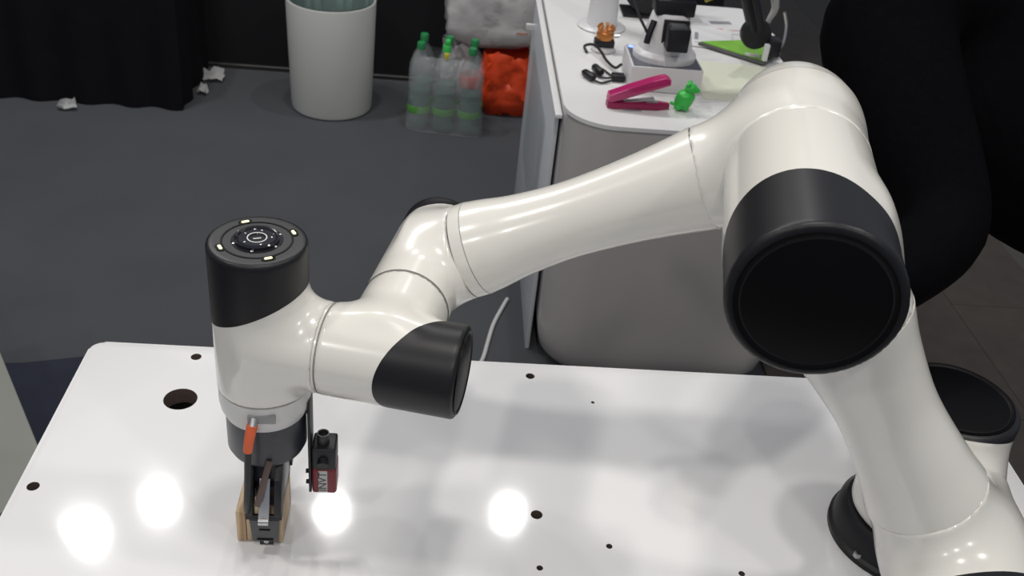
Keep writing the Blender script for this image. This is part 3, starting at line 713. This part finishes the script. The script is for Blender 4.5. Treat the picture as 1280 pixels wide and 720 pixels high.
# ------------------------------------------------------------------ bags
def bag(cx, cy, sx, sy, h, seed, pinch, name, m_, lab, holes_=False, z0=.001):
    b = bmesh.new(); n = 40; m2 = 12; rn = random.Random(seed); ph = [rn.uniform(0, 6) for _ in range(12)]; rings = []
    for k in range(m2 + 1):
        t = k / m2; z = z0 + h * t
        e = (1 - (1 - min(1, t * 5)) ** 2 * .25) * (1 - pinch * max(0, t - .45) ** 1.2)
        ring = []
        for i in range(n):
            a = 2 * PI * i / n; c, s = math.cos(a), math.sin(a); q = (abs(c) ** 3 + abs(s) ** 3) ** (-1 / 3)
            w = 1 + .035 * math.sin(3 * a + ph[0] + 3 * t) + .03 * math.sin(5 * a + ph[1] - 6 * t) + .022 * abs(math.sin(7 * a + ph[2] + 9 * t)) + .02 * abs(math.sin(11 * a - 7 * t + ph[3])) + .012 * math.sin(19 * a + 13 * t)
            ring.append(b.verts.new((sx * c * q * e * w, sy * s * q * e * w, z + (.012 * math.sin(4 * a + ph[4]) * t))))
        rings.append(ring)
    for A, B in zip(rings, rings[1:]):
        for i in range(n): b.faces.new((A[i], A[(i + 1) % n], B[(i + 1) % n], B[i]))
    b.faces.new(rings[0][::-1])
    for v_ in b.verts: v_.co += Vector((rn.uniform(-.008, .008), rn.uniform(-.008, .008), rn.uniform(-.006, .006)))
    bmesh.ops.triangulate(b, faces=b.faces[:])
    o = link(name, b, m_, loc=(cx, cy, 0), angle=50); return o
ob = bag(.275, 4.20, .135, .095, .27, 3, .5, 'orange_bag', OBAG, ''); tag(ob, 'crumpled orange plastic bag on the floor under the white bag', 'bag')
wb = empty('white_carrier_bag', (.20, 4.29, .07)); tag(wb, 'crumpled white plastic carrier bag above the orange one by the counter', 'bag')
w1 = bag(.0, .0, .205, .120, .34, 9, .25, 'bag_body', WBAG, '', z0=.205); w1.parent = wb
w2 = bag(-.155, .0, .060, .08, .27, 12, .0, 'bag_lobe', WBAG, '', z0=-.065); w2.parent = wb
for dx in (-.03, .10):
    h_ = link('bag_handle', tube([(dx - .04, -.03, .52), (dx - .02, -.05, .59), (dx + .02, -.05, .60), (dx + .04, -.03, .53)], lambda t: .016 - .006 * math.sin(PI * t), 10, 6), mat('bag_handle_white', (.6, .6, .6), .4), wb)
lt = link('print', box(.085, .135, -.1405, -.1395, .29, .298), mat('faded_red_print', (.5, .22, .16), .6), wb, smooth=False)

# ------------------------------------------------------------------ person leaning in from the right
def skin_body(name, V, E_, m_, parent, sub=2):
    me = bpy.data.meshes.new(name); me.from_pydata([v[0] for v in V], E_, [])
    o = bpy.data.objects.new(name, me); COL.objects.link(o)
    sk = o.modifiers.new('s', 'SKIN'); sk.use_smooth_shade = True
    for i, v in enumerate(V):
        r = v[1]; d = me.skin_vertices[0].data[i]; d.radius = r if isinstance(r, tuple) else (r, r); d.use_root = (i == 0)
    ss = o.modifiers.new('u', 'SUBSURF'); ss.levels = sub; ss.render_levels = sub
    dg = bpy.context.evaluated_depsgraph_get(); dg.update()
    nm = bpy.data.meshes.new_from_object(o.evaluated_get(dg)); bpy.data.objects.remove(o)
    nm.name = name; nm.materials.clear(); nm.materials.append(m_); nm.shade_smooth()
    q = bpy.data.objects.new(name, nm); COL.objects.link(q)
    if parent: q.parent = parent
    return q
PB = Vector((1.40, 1.50, 0))
pr = empty('person', PB); tag(pr, 'person in black clothes leaning in from the right behind the large robot arm', 'person')
def R(x, y, z): return Vector((x, y, z)) - PB
pel = R(1.27, 1.60, .98); ch1 = R(1.10, 1.55, 1.09); ch2 = R(.93, 1.64, 1.20); ch3 = R(.78, 1.75, 1.34); nk = R(.82, 1.90, 1.45)
sn = R(.70, 1.63, 1.31); sf = R(.97, 1.90, 1.34); en = R(.765, 1.29, 1.10); wn = R(.60, 1.12, 1.09)
ef = R(1.27, 1.86, 1.14); wf = R(1.42, 1.70, .98)
hl = R(1.30, 1.51, .93); hr = R(1.31, 1.70, .93); kl = R(1.44, 1.47, .50); kr = R(1.46, 1.70, .50); al = R(1.55, 1.45, .07); ar = R(1.56, 1.72, .07)
body_v = [(pel, (.16, .15)), (ch1, (.20, .19)), (ch2, (.21, .20)), (ch3, (.22, .20)), (nk, .058), (sn, .125), (sf, .10), (en, .072), (wn, .042), (ef, .060), (wf, .042),
          (hl, .095), (hr, .095), (kl, .065), (kr, .065), (al, .045), (ar, .045)]
bd_ = skin_body('body', body_v, [(0, 1), (1, 2), (2, 3), (3, 4), (3, 5), (3, 6), (5, 7), (7, 8), (6, 9), (9, 10), (0, 11), (0, 12), (11, 13), (12, 14), (13, 15), (14, 16)], JERSEY, pr)
# hands with five fingers each
def hand(w, d, side, par):
    d = d.normalized(); n_ = Vector((0, 0, 1)).cross(d).normalized() * side; dn = d.cross(n_).normalized()
    V = [(w - d * .07, .028), (w + d * .01, .027), (w + d * .04, (.036, .018)), (w + d * .085, (.040, .015))]; E_ = [(0, 1), (1, 2), (2, 3)]
    skin_body('palm', V, E_, SKIN, par, 2)
    for i, (l_, off) in enumerate(((.070, -.030), (.080, -.010), (.074, .010), (.060, .029))):
        b0 = w + d * .080 + n_ * off; p = [b0, b0 + d * l_ * .45 - Vector((0, 0, .006)), b0 + d * l_ * .78 - Vector((0, 0, .020)), b0 + d * l_ - Vector((0, 0, .034))]
        skin_body('finger', [(p[0], .009), (p[1], .0085), (p[2], .0078), (p[3], .0065)], [(0, 1), (1, 2), (2, 3)], SKIN, par, 1)
    b0 = w + d * .03 - n_ * .028; p = [b0, b0 - n_ * .025 + d * .025, b0 - n_ * .030 + d * .055 - Vector((0, 0, .01))]
    skin_body('thumb', [(p[0], .012), (p[1], .0105), (p[2], .008)], [(0, 1), (1, 2)], SKIN, par, 1)
for w_, e_, s in ((wn, en, 1), (wf, ef, -1)):
    hand(w_ + (w_ - e_).normalized() * .005, (w_ - e_), s, pr)
# head (outside the picture, above)
hc = nk + Vector((-.075, 0, .105))
def headf(P):
    c = np.array(hc)
    q = P - c; d = np.linalg.norm(q / np.array([.092, .074, .108]), axis=1); d = (d - 1) * .085
    d = smin(d, sd_cyl(P, tuple(hc + Vector((.02, 0, -.04))), tuple(nk - Vector((.0, 0, .02))), .052, .01), .03)
    jaw = np.linalg.norm((P - (c + [-.035, 0, -.075])) / np.array([.050, .050, .045]), axis=1); d = smin(d, (jaw - 1) * .045, .03)
    nose = np.linalg.norm((P - (c + [-.100, 0, -.025])) / np.array([.018, .013, .022]), axis=1); d = smin(d, (nose - 1) * .015, .010)
    for s in (-1, 1):
        ear = np.linalg.norm((P - (c + [.008, s * .076, -.012])) / np.array([.018, .008, .030]), axis=1); d = smin(d, (ear - 1) * .010, .006)
        ey = np.linalg.norm(P - (c + [-.090, s * .031, .004]), axis=1) - .012; d = np.maximum(d, -ey)
    lip = np.linalg.norm((P - (c + [-.084, 0, -.066])) / np.array([.010, .022, .007]), axis=1); d = smin(d, (lip - 1) * .006, .005)
    return d
hd = link('head', surf(headf, tuple(hc - Vector((.14, .1, .16))), tuple(hc + Vector((.12, .1, .13))), .006), SKIN, pr, angle=180)
def hairf(P):
    c = np.array(hc); q = P - (c + [.014, 0, .018]); d = (np.linalg.norm(q / np.array([.096, .082, .106]), axis=1) - 1) * .09
    return np.maximum(d, -(P[:, 0] - c[0] + .050) + -(P[:, 2] - c[2] - .03) * 0.9)
link('hair', surf(hairf, tuple(hc - Vector((.14, .11, .16))), tuple(hc + Vector((.14, .11, .15))), .006), HAIR, pr, angle=180)
for s in (-1, 1):
    link('eye', lathe([(0, -.010), (.008, -.006), (.010, 0), (.008, .006), (0, .010)], 16, Matrix.Translation(hc + Vector((-.083, s * .031, .004)))), mat('eye_white', (.7, .7, .68), .2), pr)
for (a_, s) in ((al, -1), (ar, 1)):
    link('shoe', box(-.19, .075, -.045, .045, -.068, .02, .025, 4), BLK, pr, loc=a_)

# everything on the counter follows its height and place
KS = .9524
for o in list(bpy.data.objects):
    if o.parent is None and o.get('label') and 'person' not in o.name:
        x, y, z = o.location
        if o.name.split('.')[0] in ('display_counter', 'side_panel'):
            o.location = (x * KS, y * KS, 0); o.scale = (KS, KS, .80 / .75)
        elif .74 < z < .77 and y > 2.3 and 'label' in o:
            o.location = (x * KS, y * KS, .80 + (z - .75)); o.scale = (KS, KS, KS)
for o in BS + [fo]:
    o.scale = (1.08, 1.08, 1.10)
    o.location.x = .012 + (o.location.x - .006) * 1.08 - .012; o.location.y = 3.99 + (o.location.y - 4.02) * 1.08
